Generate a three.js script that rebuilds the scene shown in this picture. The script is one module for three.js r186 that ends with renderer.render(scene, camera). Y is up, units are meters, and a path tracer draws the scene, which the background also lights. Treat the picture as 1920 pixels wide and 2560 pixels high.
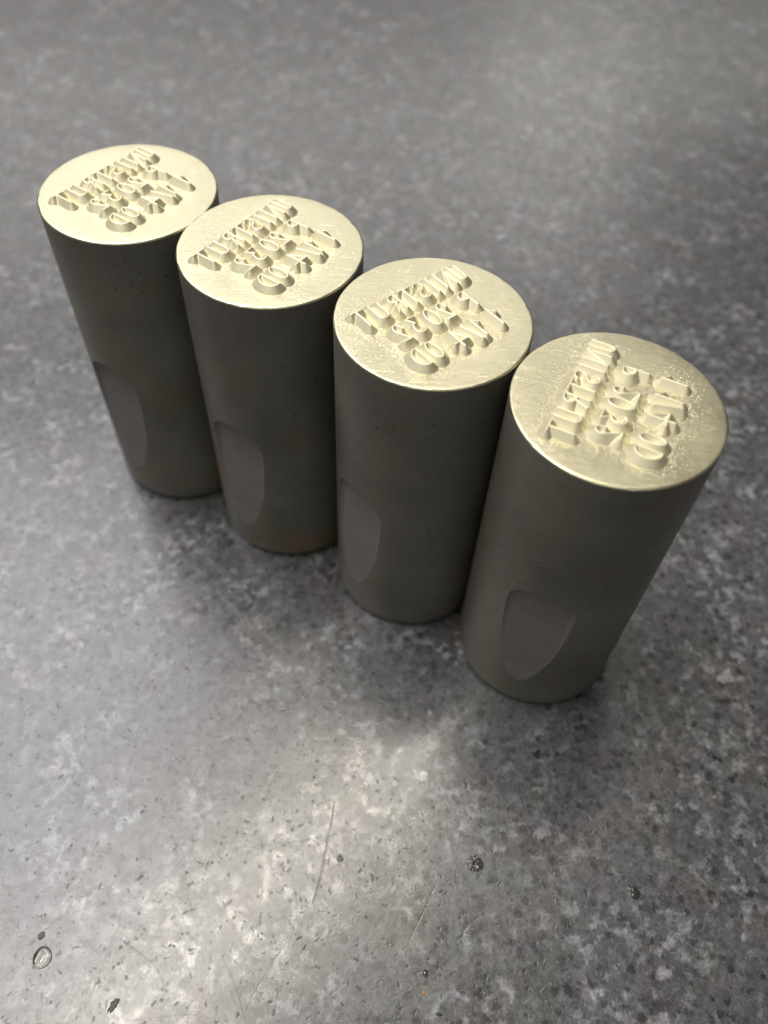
import * as THREE from 'three';
import { RectAreaLightUniformsLib } from 'three/addons/lights/RectAreaLightUniformsLib.js';
import { mergeVertices } from 'three/addons/utils/BufferGeometryUtils.js';
import { Brush, Evaluator, SUBTRACTION } from 'three-bvh-csg';

// ------------------------------------------------------------------ camera, surroundings, lamps, exposure
const R = 0.015875;                       // radius of a stamp (1 1/4 inch across), the unit of the layout
const H = 4.4865;                         // height of a stamp in radii
const scene = new THREE.Scene();
scene.background = new THREE.Color().setRGB(0.09, 0.088, 0.086);   // the dim workshop around

const camera = new THREE.PerspectiveCamera(64.07, 0.75, 0.005, 40);
camera.position.set(0, 9.8624 * R, 0);
camera.rotation.order = 'YXZ';
camera.rotation.set(-0.9297, 0, 0.0522);
camera.userData.fStop = 12.5;
camera.focus = 8.4 * R;
camera.updateMatrixWorld();

const renderer = new THREE.WebGLRenderer({ antialias: true });
renderer.setSize(768, 1024);
renderer.toneMapping = THREE.LinearToneMapping;
renderer.toneMappingExposure = 1;
renderer.shadowMap.enabled = true;
RectAreaLightUniformsLib.init();

const LAMP_Y = 1.6;
// long narrow ceiling lamp whose reflection streaks across the worktop
const TUBE = { from: [-62, 30], to: [15, -52], width: 0.05, nits: 88, color: [1, 0.93, 0.8] };
// broad ceiling panel farther back that the polished faces mirror
const PANEL = { at: [-0.6, 1.62, -2.95], size: [2.9, 1.7], nits: 1.9, color: [1, 0.96, 0.9] };
// second panel to the left, the broad grey sheen on the left half of the worktop
// panel behind the camera that fills the fronts of the stamps and the flanks of the lettering
const FRONT = { at: [-0.1, 1.62, 2.0], size: [3, 2], nits: 0.95, color: [1, 0.97, 0.9] };
// small lamp far off on the right, a pale smear at the far end of the worktop
const FAR = { at: [1.0, 1.5, -3.6], size: [1.3, 0.16], nits: 4, color: [1, 0.98, 0.88] };
const SIDE = { at: [-1.05, 1.62, -0.75], size: [1.3, 1.4], nits: 6.4, color: [0.98, 0.955, 1] };

// ------------------------------------------------------------------ helpers
function rng(seed) { let a = seed >>> 0; return () => { a = (a + 0x6D2B79F5) >>> 0; let t = a; t = Math.imul(t ^ (t >>> 15), t | 1); t ^= t + Math.imul(t ^ (t >>> 7), t | 61); return ((t ^ (t >>> 14)) >>> 0) / 4294967296; }; }
const clamp = (x, a = 0, b = 1) => Math.min(b, Math.max(a, x));
const smooth = (a, b, x) => { const t = clamp((x - a) / (b - a)); return t * t * (3 - 2 * t); };
const mix = (a, b, t) => a + (b - a) * t;
function lattice(n, seed) { const r = rng(seed), a = new Float32Array(n * n); for (let i = 0; i < a.length; i++) a[i] = r(); return a; }
const lattices = {};
function noise(u, v, n, seed) {           // value noise in 0..1 that repeats over the unit square, n cells a side
  const L = lattices[n + '_' + seed] ??= lattice(n, seed * 7919 + n);
  const x = (u - Math.floor(u)) * n, y = (v - Math.floor(v)) * n, i = Math.floor(x), j = Math.floor(y);
  let s = x - i, t = y - j; s = s * s * (3 - 2 * s); t = t * t * (3 - 2 * t);
  const i0 = i % n, i1 = (i + 1) % n, j0 = (j % n) * n, j1 = ((j + 1) % n) * n;
  const a = L[i0 + j0], b = L[i1 + j0], c = L[i0 + j1], d = L[i1 + j1];
  return a + (b - a) * s + (c - a) * t + (a - b - c + d) * s * t;
}
const fbm = (u, v, n, seed, o = 4) => { let s = 0, a = 0.5, w = 0; for (let k = 0; k < o; k++) { s += a * noise(u, v, n << k, seed + k); w += a; a *= 0.55; } return s / w; };
function bytesTexture(w, h, f, srgb) {     // f(i) returns linear rgb in 0..1
  const d = new Uint8Array(w * h * 4);
  for (let i = 0; i < w * h; i++) {
    const c = f(i);
    for (let k = 0; k < 3; k++) { let x = clamp(c[k]); if (srgb) x = x < 0.0031308 ? 12.92 * x : 1.055 * x ** (1 / 2.4) - 0.055; d[4 * i + k] = Math.round(255 * x); }
    d[4 * i + 3] = 255;
  }
  const t = new THREE.DataTexture(d, w, h, THREE.RGBAFormat);
  t.wrapS = t.wrapT = THREE.RepeatWrapping; t.magFilter = THREE.LinearFilter; t.minFilter = THREE.LinearMipmapLinearFilter; t.generateMipmaps = true;
  if (srgb) t.colorSpace = THREE.SRGBColorSpace;
  t.needsUpdate = true;
  return t;
}
function stroke(a, n, x0, y0, x1, y1, w, val, how) {   // a soft line into a repeating square map, in pixels
  const l = Math.hypot(x1 - x0, y1 - y0), m = Math.ceil(w + 1.5);
  const lox = Math.floor(Math.min(x0, x1) - m), hix = Math.ceil(Math.max(x0, x1) + m), loy = Math.floor(Math.min(y0, y1) - m), hiy = Math.ceil(Math.max(y0, y1) + m);
  for (let y = loy; y <= hiy; y++) for (let x = lox; x <= hix; x++) {
    const t = clamp(((x - x0) * (x1 - x0) + (y - y0) * (y1 - y0)) / (l * l + 1e-9)), d = Math.hypot(x - x0 - t * (x1 - x0), y - y0 - t * (y1 - y0));
    const k = clamp(w / 2 + 0.5 - d); if (k <= 0) continue;
    const i = (((y % n) + n) % n) * n + (((x % n) + n) % n);
    a[i] = how === 'max' ? Math.max(a[i], val * k) : mix(a[i], val, k);
  }
}
function mesh(name, geometry, material, parent = scene) {
  const m = new THREE.Mesh(geometry, material);
  m.name = name; m.castShadow = m.receiveShadow = true; parent.add(m);
  return m;
}
function tag(o, label, category, group) { Object.assign(o.userData, { label, category }); if (group) o.userData.group = group; return o; }
const rgb = (r, g, b) => new THREE.Color().setRGB(r, g, b);

// the long scratches in front of the stamps, as [x, z] in radii
const SCRATCHES = [
  [[-0.412, -3.036], [-0.421, -2.834], [-0.483, -2.372], [-0.544, -1.959]], [[-0.459, -2.374], [-0.492, -2.187], [-0.564, -1.914]],
  [[-2.613, -1.483], [-2.359, -1.339], [-2.147, -1.206], [-1.99, -0.995], [-1.826, -0.733]], [[-2.734, -2.308], [-2.789, -2.075], [-2.848, -1.87]],
  [[-2.625, -1.684], [-2.71, -1.261], [-2.773, -0.881]], [[-1.659, -3.177], [-1.768, -2.966], [-1.916, -2.783]], [[-1.109, -1.585], [-1.259, -1.247]],
  [[-2.571, -1.453], [-2.205, -1.264]], [[-1.454, -1.319], [-1.278, -1.066], [-1.147, -0.782]],
];

// ------------------------------------------------------------------ the worktop: speckled grey laminate
{
  const n = 2048, tile = 14, px = n / tile;           // one repeat is 14 radii (22 cm)
  const r = rng(11), dark = new Float32Array(n * n), tone = new Float32Array(n * n), pit = new Float32Array(n * n), scr = new Float32Array(n * n), glint = new Float32Array(n * n);
  // rounded dark grains of the print
  for (let k = 0; k < 21000; k++) {
    const cx = r() * n, cy = r() * n, rad = px * (0.012 + 0.042 * r() ** 1.4), e = 0.7 + 0.3 * r(), an = r() * 3.14, ca = Math.cos(an), sa = Math.sin(an), op = 0.45 + 0.5 * r(), tn = r(), w1 = r() * 6, w2 = r() * 6, m = Math.ceil(rad * 1.4 + 2);
    for (let y = -m; y <= m; y++) for (let x = -m; x <= m; x++) {
      const X = x * ca + y * sa, Y = (y * ca - x * sa) / e, th = Math.atan2(Y, X), d = Math.hypot(X, Y) - rad * (1 + 0.14 * Math.sin(3 * th + w1) + 0.08 * Math.sin(5 * th + w2));
      const a = op * clamp(0.5 - d / 1.3); if (a <= 0) continue;
      const i = ((Math.floor(cy + y) + 4 * n) % n) * n + ((Math.floor(cx + x) + 4 * n) % n);
      if (a > dark[i]) { dark[i] = a; tone[i] = tn; }
    }
  }
  // dents, nicks and scratches of use
  for (let k = 0; k < 16000; k++) {
    const x = r() * n, y = r() * n, l = px * (0.004 + 0.05 * r() ** 3), a = r() * 6.28, v = 0.35 + 0.65 * r();
    stroke(pit, n, x, y, x + l * Math.cos(a), y + l * Math.sin(a), 1.1 + 3.6 * r() ** 5, v, 'max');
  }
  for (let k = 0; k < 420; k++) {
    let x = r() * n, y = r() * n, a = r() < 0.6 ? 1.1 + 0.9 * r() : 6.28 * r(); const l = px * (0.25 + 1.5 * r() ** 2), v = 0.3 + 0.6 * r() ** 2, bend = (r() - 0.5) * 0.25, w = 0.7 + 1.1 * r() ** 3;
    for (let s = 0; s < 8; s++) { const x1 = x + l / 8 * Math.cos(a), y1 = y + l / 8 * Math.sin(a); stroke(scr, n, x, y, x1, y1, w, v * (0.5 + 0.5 * r()), 'max'); x = x1; y = y1; a += bend / 4; }
  }
  SCRATCHES.forEach((line, at) => { for (let i = 0; i + 1 < line.length; i++) { const q = line.slice(i, i + 2).map(([x, z]) => [(x + 7.4) * px, (0.2 - z) * px]); stroke(scr, n, q[0][0], q[0][1], q[1][0], q[1][1], at < 2 ? 1.6 : 0.9, at < 2 ? 1 : 0.4 + 0.4 * r(), 'max'); } });
  for (let k = 0; k < 2600; k++) { const x = r() * n, y = r() * n, l = px * (0.004 + 0.04 * r() ** 6), a = r() * 6.28; stroke(glint, n, x, y, x + l * Math.cos(a), y + l * Math.sin(a), 0.6 + r(), 0.3 + 0.7 * r() ** 2, 'max'); }
  const albedo = bytesTexture(n, n, (i) => {
    const u = (i % n) / n, v = Math.floor(i / n) / n;
    const wu = u + 0.005 * (noise(u, v, 90, 3) - 0.5), wv = v + 0.005 * (noise(u, v, 90, 4) - 0.5);
    const cloud = smooth(0.47, 0.74, fbm(wu, wv, 140, 21, 4)), vein = smooth(0.86, 0.98, 1 - Math.abs(2 * fbm(wu, wv, 80, 31, 3) - 1));
    const fine = noise(u, v, 700, 41) * 0.5 + noise(u, v, 1024, 42) * 0.5, mottle = noise(u, v, 190, 51), broad = fbm(u, v, 34, 53, 3);
    let c = 0.04 + 0.028 * mottle;                        // the pale matrix between the grains
    c = mix(c, 0.16, cloud * (0.35 + 0.65 * mottle) * (0.1 + 1.5 * smooth(0.3, 0.75, broad)));
    c = mix(c, 0.12, vein * 0.5 * noise(u, v, 60, 61));
    const d = dark[i] * (1 - 0.5 * cloud);
    c = mix(c, 0.009 + 0.042 * tone[i] ** 1.5, d);
    c *= 0.5 + 1.0 * fine;
    c = mix(c, 0.42, glint[i] * 0.6);
    c = mix(c, 0.02, 0.85 * Math.max(pit[i], scr[i] * 0.8));
    const hue = (noise(u, v, 46, 71) - 0.5) * 0.12, warm = (noise(u, v, 40, 72) - 0.5) * 0.09;
    c = Math.max(c, 0.015);
    return [c * (0.98 + hue * 0.5 + warm), c * (1 - hue * 0.35), c * (1.07 + hue * 0.2 - warm)];
  }, true);
  const rough = bytesTexture(n, n, (i) => {
    const u = (i % n) / n, v = Math.floor(i / n) / n;
    const worn = smooth(0.45, 0.8, fbm(u, v, 120, 81, 4)), fine = noise(u, v, 700, 91);
    const g = clamp(0.33 - 0.11 * worn + 0.07 * (fine - 0.5) + 0.3 * Math.max(pit[i], 0.7 * scr[i]) - 0.1 * glint[i]);
    return [g, g, g];
  }, false);
  const relief = bytesTexture(n, n, (i) => {
    const u = (i % n) / n, v = Math.floor(i / n) / n;
    const g = clamp(0.62 + 0.05 * (fbm(u, v, 120, 101, 3) - 0.5) + 0.04 * (noise(u, v, 420, 111) - 0.5) + 0.07 * (noise(u, v, 900, 112) - 0.5) - 0.5 * pit[i] - 0.35 * scr[i] + 0.1 * glint[i]);
    return [g, g, g];
  }, false);
  const m = new THREE.MeshPhysicalMaterial({ map: albedo, roughnessMap: rough, bumpMap: relief, bumpScale: 0.00007, roughness: 1, metalness: 0, ior: 1.55, clearcoat: 0.17, clearcoatRoughness: 0.19 });
  const w = 90 * R, d = 76 * R, t = 0.03, z0 = 10 * R;
  const g = new THREE.BoxGeometry(w, t, d); g.translate(0, -t / 2, z0 - d / 2);
  const p = g.attributes.position, uv = g.attributes.uv, nn = g.attributes.normal;
  for (let i = 0; i < p.count; i++) { const y = Math.abs(nn.getY(i)) > 0.5 ? p.getZ(i) : p.getZ(i) * Math.abs(nn.getX(i)) + p.getY(i); uv.setXY(i, (p.getX(i) / R + 7.4) / tile, -(y / R - 0.2) / tile); }
  const top = mesh('worktop', g, m);
  top.userData.kind = 'structure'; top.userData.label = 'scuffed grey speckled laminate worktop under the steel stamps';
}

// ------------------------------------------------------------------ the ceiling lamps
const lampHousing = new THREE.MeshStandardMaterial({ color: rgb(0.6, 0.6, 0.58), roughness: 0.5, metalness: 0.2 });
function lamp(name, label, at, size, turn, color, nits, seen, tilt = 0) {
  const g = new THREE.Group(); g.name = name; scene.add(g); g.position.set(...at); g.rotation.set(tilt, turn, 0); tag(g, label, 'lamp');
  const [w, d] = size, hs = 0.02;
  const box = new THREE.BoxGeometry(w + hs, 0.05, d + hs); box.translate(0, 0.045, 0); mesh('housing', box, lampHousing, g);
  const diffuser = new THREE.BoxGeometry(w, 0.016, d); diffuser.translate(0, 0.011, 0);
  mesh('diffuser', diffuser, new THREE.MeshStandardMaterial({ color: rgb(0.7, 0.7, 0.7), roughness: 0.6, emissive: rgb(...color), emissiveIntensity: seen }), g);
  const l = new THREE.RectAreaLight(rgb(...color), nits, w, d); l.rotation.x = -Math.PI / 2; l.position.y = -0.002; l.name = name + '_glow'; g.add(l);
  return g;
}
{
  const [ax, az] = TUBE.from, [bx, bz] = TUBE.to, len = Math.hypot(bx - ax, bz - az) * R;
  lamp('tube_lamp', 'long narrow ceiling tube lamp above the worktop, outside the picture', [(ax + bx) / 2 * R, LAMP_Y, (az + bz) / 2 * R], [TUBE.width, len], Math.atan2(bx - ax, bz - az), TUBE.color, TUBE.nits, 6);
  lamp('panel_lamp', 'broad ceiling panel lamp farther back, outside the picture', PANEL.at, PANEL.size, 0, PANEL.color, PANEL.nits, 0.4);
  lamp('panel_lamp_002', 'broad ceiling panel lamp behind the camera, outside the picture', FRONT.at, FRONT.size, 0, FRONT.color, FRONT.nits, 0.3);
  lamp('panel_lamp_003', 'small tilted panel lamp far off on the right, outside the picture', FAR.at, FAR.size, 0, FAR.color, FAR.nits, 0.6, -1.1);
  lamp('panel_lamp_001', 'broad ceiling panel lamp on the left, outside the picture', SIDE.at, SIDE.size, 0, SIDE.color, SIDE.nits, 0.6);
}

// ------------------------------------------------------------------ the stamps
// lettering in mirror image, as polylines in radii of the face: [character, strokes]
const arc = (cx, cy, rx, ry, a0, a1, k = 14) => Array.from({ length: k + 1 }, (_, i) => { const a = (a0 + (a1 - a0) * i / k) * Math.PI / 180; return [cx + rx * Math.cos(a), cy + ry * Math.sin(a)]; });
const T = 0.472, B = 0.235;
function letterU(l, r) { const c = (l + r) / 2, w = (r - l) / 2; return [[[l, T], ...arc(c, B + 0.045, w, 0.045, 180, 360), [r, T]]]; }
const letterT = (x) => [[[x, T], [x, B]], [[x - 0.062, T], [x + 0.07, T]]];
function digit2(l, r) { const t = 0.092, b = -0.146, c = (l + r) / 2, w = (r - l) / 2; return [[...arc(c, t - 0.06, w, 0.06, -15, 205, 18), [r - 0.004, b], [l - 0.004, b]]]; }
const LETTERS = [
  ['T', letterT(-0.61)], ['U', letterU(-0.465, -0.358)],
  ['R', [[[-0.146, B], [-0.146, T], [-0.19, T], ...arc(-0.19, 0.414, 0.054, 0.058, 90, 270), [-0.146, 0.356]], [[-0.19, 0.356], [-0.246, B]]]],
  ['T', letterT(-0.016)],
  ['S', [[...arc(0.138, 0.42, 0.052, 0.055, 165, -30, 12), [0.15, 0.362], [0.1, 0.335], ...arc(0.138, 0.288, 0.052, 0.055, 150, 345, 12)]]],
  ['I', [[[0.278, T], [0.278, B]]]],
  ['N', [[[0.385, B], [0.385, T]], [[0.512, B], [0.512, T]], [[0.512, T], [0.385, B]]]],
  ['U', letterU(0.585, 0.664)],
  ['2', digit2(-0.478, -0.392)],
  ['3', [[[-0.188, 0.09], [-0.29, 0.09], [-0.235, 0.0], ...arc(-0.24, -0.07, 0.053, 0.072, 85, 330, 18)]]],
  ['0', [arc(-0.041, -0.03, 0.06, 0.122, 0, 360, 30)]],
  ['2', digit2(0.08, 0.168)],
  ['P', [[[0.458, -0.148], [0.458, 0.09], [0.412, 0.09], ...arc(0.412, 0.03, 0.052, 0.06, 90, 270), [0.458, -0.03]]]],
  ['D', [[[-0.466, -0.525], [-0.466, -0.285], ...arc(-0.486, -0.405, 0.09, 0.12, 90, 270, 20), [-0.466, -0.525]]]],
  ['O', [arc(-0.335, -0.402, 0.054, 0.118, 0, 360, 30)]],
  ['4', [[[-0.052, -0.528], [-0.052, -0.285], [0.04, -0.46], [-0.118, -0.46]]]],
  ['/', [[[0.094, -0.29], [0.164, -0.548]]]],
  ['1', [[[0.23, -0.53], [0.23, -0.282], [0.284, -0.342]]]],
  ['1', [[[0.471, -0.508], [0.471, -0.27], [0.522, -0.332]]]],
];
const HT = 0.078, RIDGE = 0.0065, SLOPE = 1.2, DIP = 0.009, STEP = 0.0042, FOOT = HT / SLOPE + RIDGE;
function strokeDistance(strokes, x, y) {
  let m = 1e9;
  for (const s of strokes) for (let i = 0; i + 1 < s.length; i++) {
    const [ax, ay] = s[i], [bx, by] = s[i + 1], dx = bx - ax, dy = by - ay, t = clamp(((x - ax) * dx + (y - ay) * dy) / (dx * dx + dy * dy + 1e-12));
    m = Math.min(m, (x - ax - t * dx) ** 2 + (y - ay - t * dy) ** 2);
  }
  return Math.sqrt(m);
}
const dish = (r) => -DIP * smooth(0.93, 0.5, r);
function letterGeometry(strokes, k) {     // a ridge with steep milled flanks down to the face
  const pts = strokes.flat(), x0 = Math.min(...pts.map((p) => p[0])) - FOOT - 0.035, x1 = Math.max(...pts.map((p) => p[0])) + FOOT + 0.035, y0 = Math.min(...pts.map((p) => p[1])) - FOOT - 0.035, y1 = Math.max(...pts.map((p) => p[1])) + FOOT + 0.035;
  const cx = (x0 + x1) / 2, cy = (y0 + y1) / 2, nx = Math.ceil((x1 - x0) / STEP), ny = Math.ceil((y1 - y0) / STEP), pos = [], uv = [], idx = [], hs = [];
  for (let j = 0; j <= ny; j++) for (let i = 0; i <= nx; i++) {
    const x = x0 + i * STEP, y = y0 + j * STEP, d = strokeDistance(strokes, x, y);
    // fine cutter marks run down the flanks
    const h = HT - SLOPE * Math.max(0, d - RIDGE) + (d > RIDGE ? 0.0012 * (noise(x * 2.3, y * 2.3, 128, 5 + (k % 3)) - 0.5) : 0);
    hs.push(h); pos.push((x - cx) * R, (h - DIP) * R, -(y - cy) * R); uv.push(x, y);
  }
  const floor = -0.012;
  for (let j = 0; j < ny; j++) for (let i = 0; i < nx; i++) {
    const a = j * (nx + 1) + i, b = a + 1, c = a + nx + 1, d = c + 1;
    if (Math.max(hs[a], hs[b], hs[c], hs[d]) < floor) continue;
    if (Math.abs(hs[a] - hs[d]) < Math.abs(hs[b] - hs[c])) idx.push(a, b, d, a, d, c); else idx.push(a, b, c, b, d, c);
  }
  const used = new Map(), p2 = [], u2 = [], i2 = idx.map((q) => { if (!used.has(q)) { used.set(q, p2.length / 3); p2.push(pos[3 * q], pos[3 * q + 1], pos[3 * q + 2]); u2.push(uv[2 * q], uv[2 * q + 1]); } return used.get(q); });
  const g = new THREE.BufferGeometry();
  g.setAttribute('position', new THREE.Float32BufferAttribute(p2, 3)); g.setAttribute('uv', new THREE.Float32BufferAttribute(u2, 2)); g.setIndex(i2); g.computeVertexNormals();
  return [g, cx, cy];
}
function faceGeometry() {                 // faintly dished disc with a narrow chamfer
  const seg = 240, pos = [], uv = [], idx = [], rad = [];
  for (let k = 1; k <= 48; k++) rad.push([0.985 * k / 48, 0]);
  rad.push([0.9925, -0.003], [1.0005, -0.013], [1.0005, -0.022]);
  pos.push(0, (H + dish(0)) * R, 0); uv.push(0.5, 0.5);
  const rim = new Float32Array(seg), rr = rng(77);
  for (let k = 0; k < 26; k++) { const at = Math.floor(rr() * seg), w = 1 + Math.floor(rr() * 2.2), v = 0.002 + 0.007 * rr() ** 2; for (let j = -w; j <= w; j++) { const q = (at + j + seg) % seg; rim[q] = Math.max(rim[q], v * (1 - Math.abs(j) / (w + 1))); } }
  for (const [q0, dy] of rad) for (let s = 0; s < seg; s++) { const a = s / seg * 2 * Math.PI, nick = q0 > 0.98 ? rim[s] + 0.0025 * (noise(s / seg, 0.2, 40, 3) - 0.5) : 0, q = q0 === 1.0005 ? q0 : q0 - nick; pos.push(q * Math.cos(a) * R, (H + dy + dish(q)) * R, -q * Math.sin(a) * R); uv.push(0.5 + 0.5 * q * Math.cos(a), 0.5 + 0.5 * q * Math.sin(a)); }
  for (let s = 0; s < seg; s++) idx.push(0, 1 + s, 1 + (s + 1) % seg);
  for (let k = 0; k + 1 < rad.length; k++) for (let s = 0; s < seg; s++) { const a = 1 + k * seg + s, b = 1 + k * seg + (s + 1) % seg, c = a + seg, d = b + seg; idx.push(a, c, b, b, c, d); }
  const g = new THREE.BufferGeometry();
  g.setAttribute('position', new THREE.Float32BufferAttribute(pos, 3)); g.setAttribute('uv', new THREE.Float32BufferAttribute(uv, 2)); g.setIndex(idx); g.computeVertexNormals();
  return g;
}
function shankGeometries() {              // the round body with the sloping notch cut by an end mill, and the cut surface itself
  const prof = [[0, 0], [0.94, 0], [0.944, 0.003], [0.956, 0.028], [0.976, 0.055], [0.992, 0.076], [1, 0.09]];
  for (let k = 1; k <= 20; k++) prof.push([1, 0.09 + (H - 0.112) * k / 20]);
  prof.push([0.99, H - 0.022], [0, H - 0.022]);
  const body = new THREE.LatheGeometry(prof.map(([x, y]) => new THREE.Vector2(x, y)), 224);
  const sh = new THREE.Shape(), w = 0.4, top = 2.15;
  sh.moveTo(-w, -3); sh.lineTo(w, -3); sh.lineTo(w, top); sh.absarc(0, top, w, 0, Math.PI, false); sh.lineTo(-w, -3);
  const cut = new THREE.ExtrudeGeometry(sh, { depth: 1, bevelEnabled: true, bevelThickness: 0.09, bevelSize: 0.09, bevelOffset: -0.09, bevelSegments: 6, curveSegments: 40 });
  cut.translate(0, -top, 0.09); cut.rotateX(-0.075); cut.translate(0, top, 1 - 0.118);      // floor leans in towards the top
  cut.rotateY(Math.PI / 2 + 182 * Math.PI / 180);
  const a = new Brush(body), b = new Brush(cut); a.updateMatrixWorld(); b.updateMatrixWorld();
  const ev = new Evaluator(); ev.useGroups = true; ev.attributes = ['position', 'normal', 'uv'];
  a.material = new THREE.MeshBasicMaterial(); b.material = [new THREE.MeshBasicMaterial(), new THREE.MeshBasicMaterial()];
  const out = ev.evaluate(a, b, SUBTRACTION), g = out.geometry.index ? out.geometry.toNonIndexed() : out.geometry, parts = [[], []];
  for (const q of g.groups) parts[out.material[q.materialIndex] === a.material ? 0 : 1].push(q);
  return parts.map((list) => {
    const h = new THREE.BufferGeometry();
    for (const key of ['position', 'normal', 'uv']) {
      const at = g.attributes[key], s = at.itemSize, arr = [];
      for (const q of list) for (let i = q.start * s; i < (q.start + q.count) * s; i++) arr.push(at.array[i]);
      h.setAttribute(key, new THREE.Float32BufferAttribute(arr, s));
    }
    h.scale(R, R, R);
    return mergeVertices(h, 1e-7);
  });
}

// steel: blackened on the shank, bright and brushed on the face
function shankMaterial(seed) {
  const n = 1024, r = rng(seed), spot = new Float32Array(n * n), rust = new Float32Array(n * n);
  for (let k = 0; k < 4200; k++) { const x = r() * n, y = r() * n, v = r(); stroke(spot, n, x, y, x + 4 * (r() - 0.5), y + 6 * (r() - 0.5), 0.8 + 2.6 * r() ** 4, 0.3 + 0.7 * v, 'max'); }
  for (let k = 0; k < 46; k++) { const x = r() * n, y = r() * n; stroke(rust, n, x, y, x + 3 * (r() - 0.5), y + 18 * (r() - 0.5) * r(), 1 + 3 * r() ** 3, 0.4 + 0.6 * r(), 'max'); }
  const map = bytesTexture(n, n, (i) => {
    const u = (i % n) / n, v = Math.floor(i / n) / n, blotch = fbm(u, v, 6, seed, 5), grain = noise(u, v, 512, seed + 9), turn = noise(u * 1, v, 256, seed + 3);
    const stain = smooth(0.56, 0.74, fbm(u + 0.3, v, 5, seed + 20, 5)) * (0.4 + 0.6 * noise(u, v, 180, seed + 30)) * smooth(0.6, 0.35, v) + 0.5 * smooth(0.62, 0.75, fbm(u, v + 0.4, 9, seed + 25, 5)) * noise(u, v, 200, seed + 31);
    let c = 0.135 * (0.55 + 0.75 * blotch + 0.16 * (grain - 0.5) + 0.08 * (turn - 0.5));
    c *= 1 - 0.8 * spot[i] * smooth(0.38, 0.6, fbm(u, v, 9, seed + 40, 3));
    const k = clamp(0.5 * stain + 0.85 * rust[i]);
    return [mix(c * 1.02, 0.2, k), mix(c * 0.975, 0.095, k), mix(c * 0.8, 0.03, k)];
  }, true);
  const rough = bytesTexture(n, n, (i) => { const u = (i % n) / n, v = Math.floor(i / n) / n, g = 0.44 + 0.16 * (fbm(u, v, 8, seed + 50, 4) - 0.5) + 0.08 * (noise(u, v, 400, seed + 51) - 0.5) + 0.25 * Math.max(rust[i], 0.5 * spot[i]); return [g, g, g]; }, false);
  const bump = bytesTexture(n, n, (i) => { const u = (i % n) / n, v = Math.floor(i / n) / n, g = 0.6 + 0.3 * (noise(u * 0.004, v, 900, seed + 60) - 0.5) + 0.2 * (noise(u, v, 512, seed + 61) - 0.5) - 0.35 * spot[i]; return [g, g, g]; }, false);
  return new THREE.MeshPhysicalMaterial({ map, roughnessMap: rough, bumpMap: bump, bumpScale: 0.000035, roughness: 1, metalness: 0.35 });
}
function notchMaterial() {
  const n = 512;
  const f = (i) => { const u = (i % n) / n, v = Math.floor(i / n) / n; return [u, v]; };
  const map = bytesTexture(n, n, (i) => { const [u, v] = f(i), c = 0.2 * (0.85 + 0.2 * fbm(u, v, 6, 7, 4) + 0.2 * (noise(u, v, 200, 8) - 0.5)) * (noise(u, v, 90, 17) > 0.93 ? 0.45 : 1); return [c, c * 0.955, c * 0.93]; }, true);
  const bump = bytesTexture(n, n, (i) => { const [u, v] = f(i), g = 0.5 + 0.4 * (noise(u * 0.1, v, 256, 9) - 0.5) + 0.2 * (noise(u, v, 256, 10) - 0.5); return [g, g, g]; }, false);
  return new THREE.MeshPhysicalMaterial({ map, bumpMap: bump, bumpScale: 0.00002, roughness: 0.5, metalness: 0.55 });
}
const allStrokes = LETTERS.flatMap((l) => l[1]);
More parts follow.
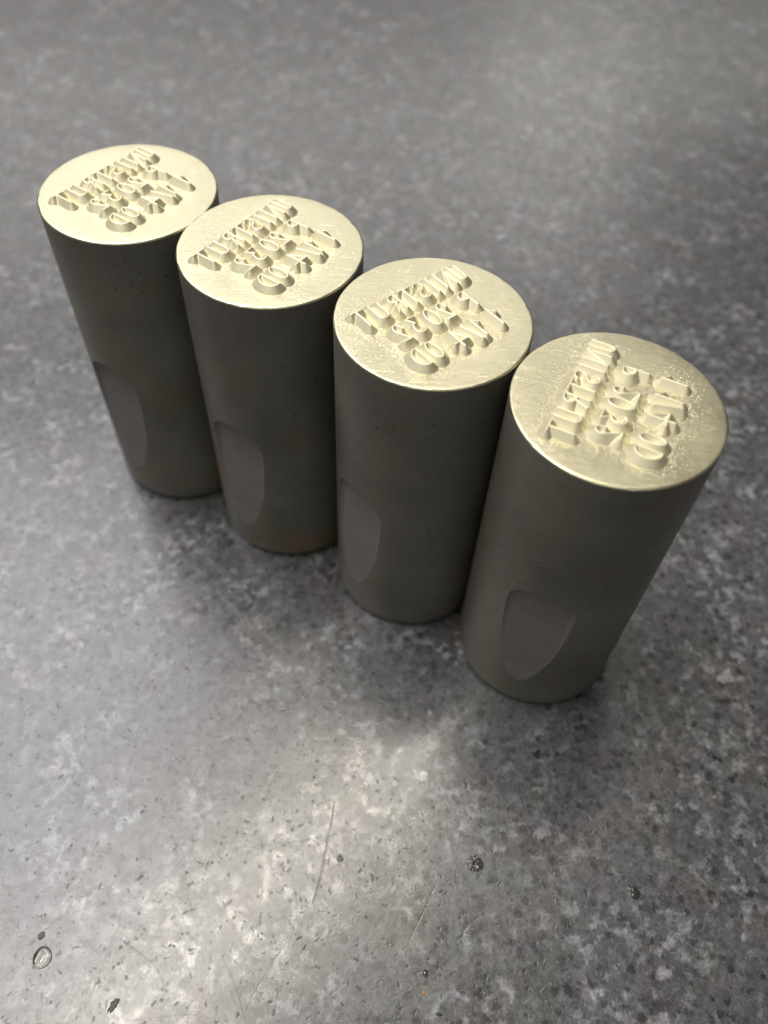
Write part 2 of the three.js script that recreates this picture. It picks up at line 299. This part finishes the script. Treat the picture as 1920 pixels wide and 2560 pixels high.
function faceMaterial(seed, brush, lines, beads) {   // brush: direction of the facing marks against the lettering
  const n = 1024, r = rng(seed), scr = new Float32Array(n * n), ring = new Float32Array(n * n), ca = Math.cos(brush), sa = Math.sin(brush);
  const far = new Float32Array(128 * 128);
  for (let j = 0; j < 128; j++) for (let i = 0; i < 128; i++) far[j * 128 + i] = strokeDistance(allStrokes, (i + 0.5) / 64 - 1, (j + 0.5) / 64 - 1);
  for (let k = 0; k < lines; k++) {
    const x = r() * n, y = r() * n, l = 10 + 110 * r() ** 3, a = brush + 0.16 * (r() - 0.5) + (r() < 0.06 ? 1.3 * r() : 0);
    stroke(scr, n, x, y, x + l * Math.cos(a), y + l * Math.sin(a), 0.5 + 1.1 * r() ** 3, (r() < 0.6 ? 1 : -1) * (0.25 + 0.75 * r()), 'mix');
  }
  for (let k = 0; k < 9000; k++) {      // burrs thrown up along the feet of the letters
    const x = r() * n, y = r() * n, d = far[Math.floor(y / 8) * 128 + Math.floor(x / 8)], edge = FOOT + 0.012;
    if (d < edge - 0.01 || r() > beads * Math.exp(-Math.max(0, d - edge) * 22)) continue;
    const q = 1.5 + 3.5 * r();
    for (let yy = -8; yy <= 8; yy++) for (let xx = -8; xx <= 8; xx++) { const e = Math.hypot(xx, yy), v = clamp(1 - Math.abs(e - q) / 1.4), X = Math.floor(x + xx), Y = Math.floor(y + yy); if (v > 0 && X >= 0 && Y >= 0 && X < n && Y < n) ring[Y * n + X] = Math.max(ring[Y * n + X], v); }
  }
  const bump = bytesTexture(n, n, (i) => {
    const u = (i % n) / n, v = Math.floor(i / n) / n, s = u * ca + v * sa, t = v * ca - u * sa;
    const g = clamp(0.5 + 0.16 * (noise(s * 0.06, t, 256, seed) - 0.5) + 0.14 * (noise(s * 0.04, t, 1024, seed + 1) - 0.5) + 0.09 * (noise(u, v, 256, seed + 2) - 0.5) + 0.08 * (noise(u, v, 512, seed + 5) - 0.5) + 0.42 * scr[i] + 0.3 * ring[i]);
    return [g, g, g];
  }, false);
  const rough = bytesTexture(n, n, (i) => { const u = (i % n) / n, v = Math.floor(i / n) / n, g = 0.36 + 0.1 * (fbm(u, v, 6, seed + 3, 4) - 0.5) + 0.06 * (noise(u, v, 300, seed + 4) - 0.5) - 0.08 * Math.abs(scr[i]); return [g, g, g]; }, false);
  return new THREE.MeshPhysicalMaterial({ color: rgb(0.57, 0.54, 0.385), bumpMap: bump, roughnessMap: rough, bumpScale: 0.00007, roughness: 1, metalness: 1 });
}
const letterMaterial = new THREE.MeshPhysicalMaterial({ color: rgb(0.66, 0.625, 0.46), roughness: 0.58, metalness: 1 });

const [shankG, notchG] = shankGeometries();
const stamp = new THREE.Group(); stamp.name = 'steel_stamp'; scene.add(stamp);
mesh('shank', shankG, null, stamp);
const notch = mesh('notch', notchG, notchMaterial(), stamp); notch.userData.label = 'sloping milled notch with a rounded top';
const face = mesh('face', faceGeometry(), null, stamp); face.userData.label = 'bright machined face with raised mirror lettering';
LETTERS.forEach(([ch, strokes], k) => { const [g, cx, cy] = letterGeometry(strokes, k); const m = mesh('letter', g, letterMaterial, face); m.position.set(cx * R, H * R, -cy * R); });

const ROW = [
  [-3.1005, -8.383, 56.4, 'leftmost dark steel lettering stamp, smallest and farthest back in the row', 101, -58, 300, 0.35],
  [-1.3659, -7.4687, 56.5, 'second steel lettering stamp from the left, its face crossed by fine bright scratches', 202, -60, 650, 0.7],
  [0.3915, -6.4459, 40.6, 'third steel lettering stamp from the left, directly touching the largest, nearest one', 303, -44, 420, 0.7],
  [2.1, -5.385, 65.9, 'rightmost steel lettering stamp, largest in view, its whole notch facing the camera', 404, -80, 90, 1.6],
];
ROW.forEach(([x, z, deg, label, seed, brush, lines, beads], k) => {
  const o = k ? stamp.clone() : stamp;
  if (k) { o.name = 'steel_stamp_00' + k; scene.add(o); }
  o.position.set(x * R, 0.00001, z * R); o.rotation.y = deg * Math.PI / 180;
  o.userData = {}; tag(o, label, 'stamp', 'steel lettering stamps standing in a row');
  const sm = shankMaterial(seed), fm = faceMaterial(seed, brush * Math.PI / 180, lines, beads);
  o.children.forEach((c) => { if (c.name.startsWith('shank')) c.material = sm; if (c.name.startsWith('face')) c.material = fm; });
});

// ------------------------------------------------------------------ crumbs and drops on the worktop
function crumb(seed, rx, ry, rz, rough) {   // a lumpy flattened crumb sitting on the worktop
  const g = mergeVertices(new THREE.IcosahedronGeometry(1, 4).deleteAttribute('uv').deleteAttribute('normal')), p = g.attributes.position, r = rng(seed);
  const off = [r() * 9, r() * 9, r() * 9], lump = (x, y, z) => noise(x * 0.11 + off[0] + 0.07 * z, y * 0.11 + off[1] + 0.09 * z, 24, seed) - 0.5;
  for (let i = 0; i < p.count; i++) { const x = p.getX(i), y = p.getY(i), z = p.getZ(i), k = 1 + rough * lump(x, y, z) + rough * 0.6 * (r() - 0.5); p.setXYZ(i, x * k * rx * R, Math.max(0, y * k) * ry * R, z * k * rz * R); }
  g.computeVertexNormals(); return g;
}
function put(name, g, m, x, z, label, category, turn = 0) { const o = mesh(name, g, m); o.position.set(x * R, 0.00002, z * R); o.rotation.y = turn; return tag(o, label, category); }
const grit = new THREE.MeshPhysicalMaterial({ color: rgb(0.035, 0.035, 0.034), roughness: 0.24, metalness: 0.3, flatShading: true });
put('grit_crumb', crumb(5, 0.078, 0.022, 0.088, 0.55), grit, 1.251, -2.425, 'larger glittering black crumb on the worktop in front of the rightmost stamp', 'crumb', 0.6);
put('grit_crumb_001', crumb(6, 0.06, 0.02, 0.074, 0.4), grit, 3.034, -2.21, 'smaller black crumb on the dark worktop at lower right', 'crumb', 0.2);
{
  const g = mergeVertices(new THREE.SphereGeometry(1, 40, 24).deleteAttribute('uv').deleteAttribute('normal')), p = g.attributes.position;
  for (let i = 0; i < p.count; i++) { const x = p.getX(i), y = p.getY(i), z = p.getZ(i), k = 1 + 0.03 * Math.sin(3 * Math.atan2(z, x) + 1) * Math.hypot(x, z); p.setXYZ(i, x * k * 0.1 * R, Math.max(0, y * (1 - 0.25 * Math.sin(5 * x + 2 * z + 1))) * 0.02 * R, z * k * 0.108 * R); }
  g.computeVertexNormals();
  put('glue_drop', g, new THREE.MeshPhysicalMaterial({ color: rgb(0.95, 0.93, 0.88), roughness: 0.03, transmission: 1, thickness: 0.001, ior: 1.36 }), -3.362, -1.253, 'clear glossy drop on the worktop at the lower left corner', 'drop');
}
put('dark_bead', crumb(7, 0.03, 0.026, 0.034, 0.08), new THREE.MeshPhysicalMaterial({ color: rgb(0.05, 0.03, 0.028), roughness: 0.2, clearcoat: 1, clearcoatRoughness: 0.05 }), 0.692, -1.294, 'tiny round reddish black bead near the bottom edge of the worktop', 'bead');
put('orange_chip', crumb(8, 0.02, 0.01, 0.018, 0.4), new THREE.MeshStandardMaterial({ color: rgb(0.3, 0.15, 0.07), roughness: 0.7, flatShading: true }), 0.681, -1.116, 'tiny orange chip below the round dark bead', 'chip');
put('black_sliver', crumb(9, 0.034, 0.014, 0.014, 0.4), new THREE.MeshPhysicalMaterial({ color: rgb(0.012, 0.011, 0.011), roughness: 0.3, clearcoat: 0.6, flatShading: true }), 0.837, -0.926, 'small black sliver at the bottom edge of the worktop', 'sliver', -0.25);
put('dark_speck', crumb(10, 0.03, 0.005, 0.034, 0.9), new THREE.MeshStandardMaterial({ color: rgb(0.07, 0.068, 0.068), roughness: 0.5 }), -0.295, -2.4, 'flat dark round speck beside the streak of light on the worktop', 'speck');
put('dirt_flake', crumb(12, 0.03, 0.006, 0.062, 1.1), new THREE.MeshStandardMaterial({ color: rgb(0.045, 0.042, 0.042), roughness: 0.6 }), -2.511, -0.864, 'long dark dirt flake near the bottom left of the worktop', 'flake', -0.55);
put('dirt_flake_001', crumb(13, 0.03, 0.006, 0.036, 0.5), new THREE.MeshStandardMaterial({ color: rgb(0.05, 0.046, 0.046), roughness: 0.6 }), -3.43, -1.46, 'small dark dirt flake just behind the clear drop', 'flake', -0.5);

renderer.render(scene, camera);
